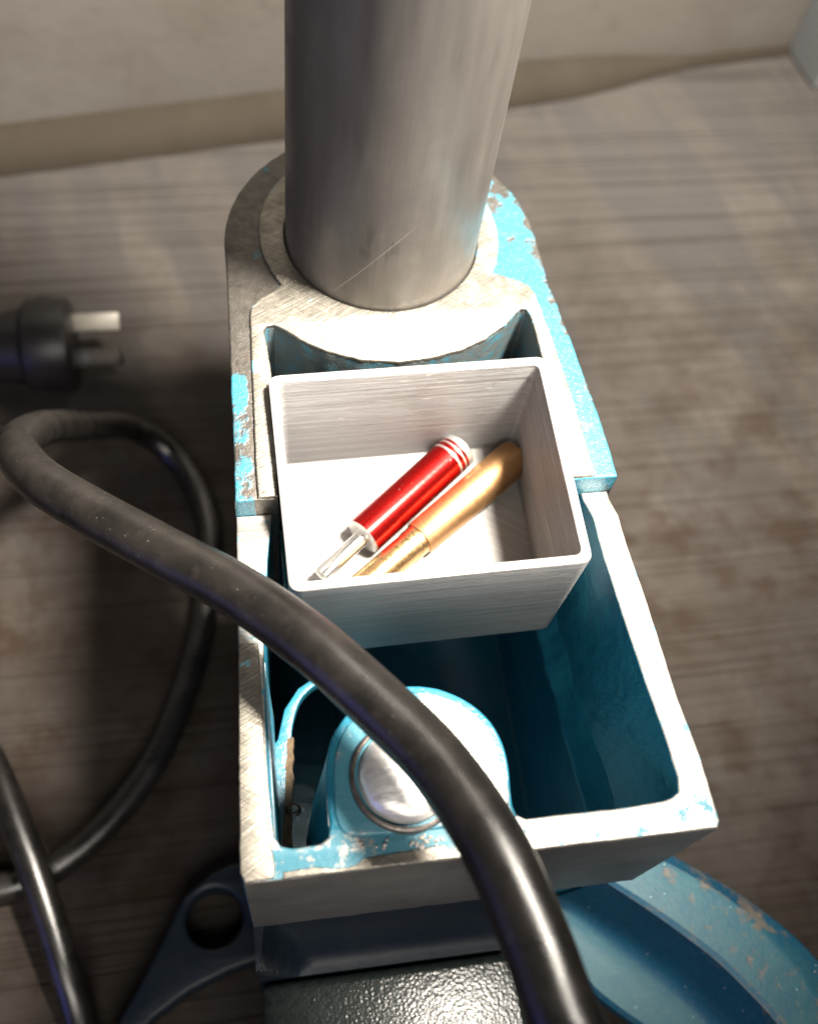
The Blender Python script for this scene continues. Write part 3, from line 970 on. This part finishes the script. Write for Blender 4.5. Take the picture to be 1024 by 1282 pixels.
# bronze coloured taper pin with stepped, cut end
rb_ = 4.2
b1 = onfloor(30.6, -49.2, 4.6); b0 = onfloor(-10.6, -79.6, 3.9)
bx_ = (b1 - b0).normalized(); Lb = (b1 - b0).length
bb = thing('bronze_pin', 'bronze coloured round pin with a stepped end lying beside the red tube', 'pin', b0)
along('shank', [(Lb * 0.335, 3.0), (Lb * 0.338, 4.05), (Lb * 0.345, 4.25), (Lb * 0.75, 4.6), (Lb * 0.975, 4.72), (Lb * 0.992, 4.4), (Lb, 3.6), (Lb, 0)], 4, MT['brass'], bb, org=b0, axis=bx_, wob=0.02)
along('stepped_end', [(-1.5, 0), (-1.5, 3.1), (-1.1, 3.45), (4, 3.5), (9, 3.55), (Lb * 0.28, 3.6), (Lb * 0.29, 3.72), (Lb * 0.335, 3.75), (Lb * 0.34, 3.5)], 4, MT['gold'], bb, org=b0, axis=bx_, wob=0.14)

# crumbs of filings beside the pin
bm = bmesh.new()
rnd = random.Random(5)
for k in range(46):
    a = rnd.gauss(0, 1); b = rnd.gauss(0, 1)
    x = -8.6 + a * 1.3 + (rnd.uniform(-12, 14) if k > 30 else 0); y = -143.2 + b * 0.55
    q = rnd.uniform(0.14, 0.42)
    if x > 6: continue
    t_ = bmesh.new(); bmesh.ops.create_icosphere(t_, subdivisions=1, radius=q)
    for v in t_.verts:
        v.co = Vector((v.co.x * rnd.uniform(.7, 1.4), v.co.y * rnd.uniform(.7, 1.4), v.co.z * .8)) + Vector((x, y, q * 0.5 + 0.05))
    merge(bm, t_)
tag(finish('filings', bm, MT['crumb']), 'pale metal crumbs scattered on the front rim beside the round pin', 'filings', kind='stuff')

# ------------------------------------------------------------------ cable
path = [(19, -285, 8), (14.5, -232, 25), (11.0, -199.2, 28), (8.6, -187.2, 28.6), (4.6, -176.5, 28.6), (2.4, -165.0, 28.3), (-1.7, -149.8, 27.3), (-7.8, -135.9, 24.3), (-15.4, -124.6, 22.0), (-26.1, -111.4, 19.8),
        (-38.8, -97.9, 15.7), (-53.6, -85.1, 10.7), (-67.2, -73.2, 5.8), (-79.2, -61.0, 0.5), (-86.6, -44, -14), (-88.8, -16.5, -49), (-85.0, 11, -91.0), (-75.0, 28.0, -119.0), (-63.5, 26.0, -131.5), (-53.5, 10, -135.4),
        (-50.0, -12.0, -135.4), (-54.4, -43.0, -135.4), (-62.0, -67, -135.4), (-71.2, -86.5, -135.4), (-86, -104, -135.4), (-102.0, -114.5, -135.4), (-117, -118, -135.4), (-140, -117, -135.4),
        (-160, -104, -135), (-164, -84, -132), (-152, -66, -128), (-135, -64, -125.5), (-119, -79.0, -124.7), (-105.5, -110, -124.7), (-96, -140, -130), (-91, -160, -135.4), (-84, -205, -135.4), (-76, -260, -135.4)]
cb = finish('power_cable', tube_bm(smooth(path, 10), lambda t: 5.5 - 1.0 * min(1, max(0, (t - 0.16) / 0.3)), 28, 0.10), MT['cable'], None, 60)
tag(cb, 'thick black rubber cable looping over the tray and onto the bench', 'cable')

# ------------------------------------------------------------------ plug
pg = thing('mains_plug', 'black mains plug with bare metal pins lying on the wooden bench', 'plug', (-102, 67.5, T))
PZ = T + 17.2
bm = lathe_bm([(-52, 0), (-52, 7), (-46, 8.6), (-30, 11.5), (-17, 14.0), (-16, 15.5), (-15.2, 16.6), (-14, 17.0), (-2, 17.0), (-0.6, 16.6), (0, 15.5), (0, 0)], 56, (-94.5, 67.3, PZ), (1, 0.0, 0))
merge(bm, box_bm(-108, -101, 81.5, 87, PZ - 5, PZ + 5, 1.5))
finish('plug_body', bm, MT['plug'], pg)


def blade(name, y, z, tilt, mats, sleeve):
    q = Matrix.Translation((-94.7, y, z)) @ Matrix.Rotation(math.radians(tilt), 4, 'X')
    b = box_bm(0, 16.8, -3.2, 3.2, -0.8, 0.8, 0.5)
    b.transform(q)
    o = finish(name, b, mats, pg)
    if sleeve:
        b = box_bm(0, 7.5, -3.35, 3.35, -1.0, 1.0, 0.3)
        b.transform(q)
        finish('pin_sleeve', b, MT['plug'], o)


blade('pin', 74.5, PZ + 3.5, 42, MT['blade'], False)
blade('pin', 60.0, PZ + 2.0, 42, MT['blade2'], True)
blade('pin', 66.0, PZ - 7.5, 80, MT['blade2'], False)
ld = smooth([(-146, 67.3, PZ), (-160, 66, PZ - 1), (-180, 60, PZ - 8), (-210, 50, T + 4.9), (-260, 30, T + 4.9)], 6)
finish('lead', tube_bm(ld, 4.2, 16), MT['cable'], pg)

# ------------------------------------------------------------------ wood shaving caught in the slot
sh = []
for i, t in enumerate([k / 26 for k in range(27)]):
    y = -110.0 - 24.0 * t
    x = -30.0 - 3.0 * t + 0.35 * mnoise.noise(Vector((0, y * .4, 2)))
    w = 0.55 + 0.45 * mnoise.noise(Vector((4, y * .5, 2))) + 0.5 * t
    sh.append([(x - 1.0, y, -39.9), (x + w - .2, y, -39.2 + 0.5 * mnoise.noise(Vector((7, y * .6, 1)))), (x + w, y, -41.3), (x - 0.6, y, -40.1)])
bm = loft_bm(sh)
cu = []
for k in range(40):
    a = k / 39 * 2 * math.pi * 1.15 - 1.2
    cu.append((-31.0 + 1.5 * math.cos(a), -126.6 + 0.9 * (k / 39) + 0.9 * math.sin(a), -38.6 + 1.3 * math.sin(a)))
merge(bm, tube_bm(cu, 0.24, 8))
tag(finish('wood_shaving', bm, MT['shaving'], None, 60), 'curled brown wood shaving caught in the slot beside the round pin', 'wood shaving')
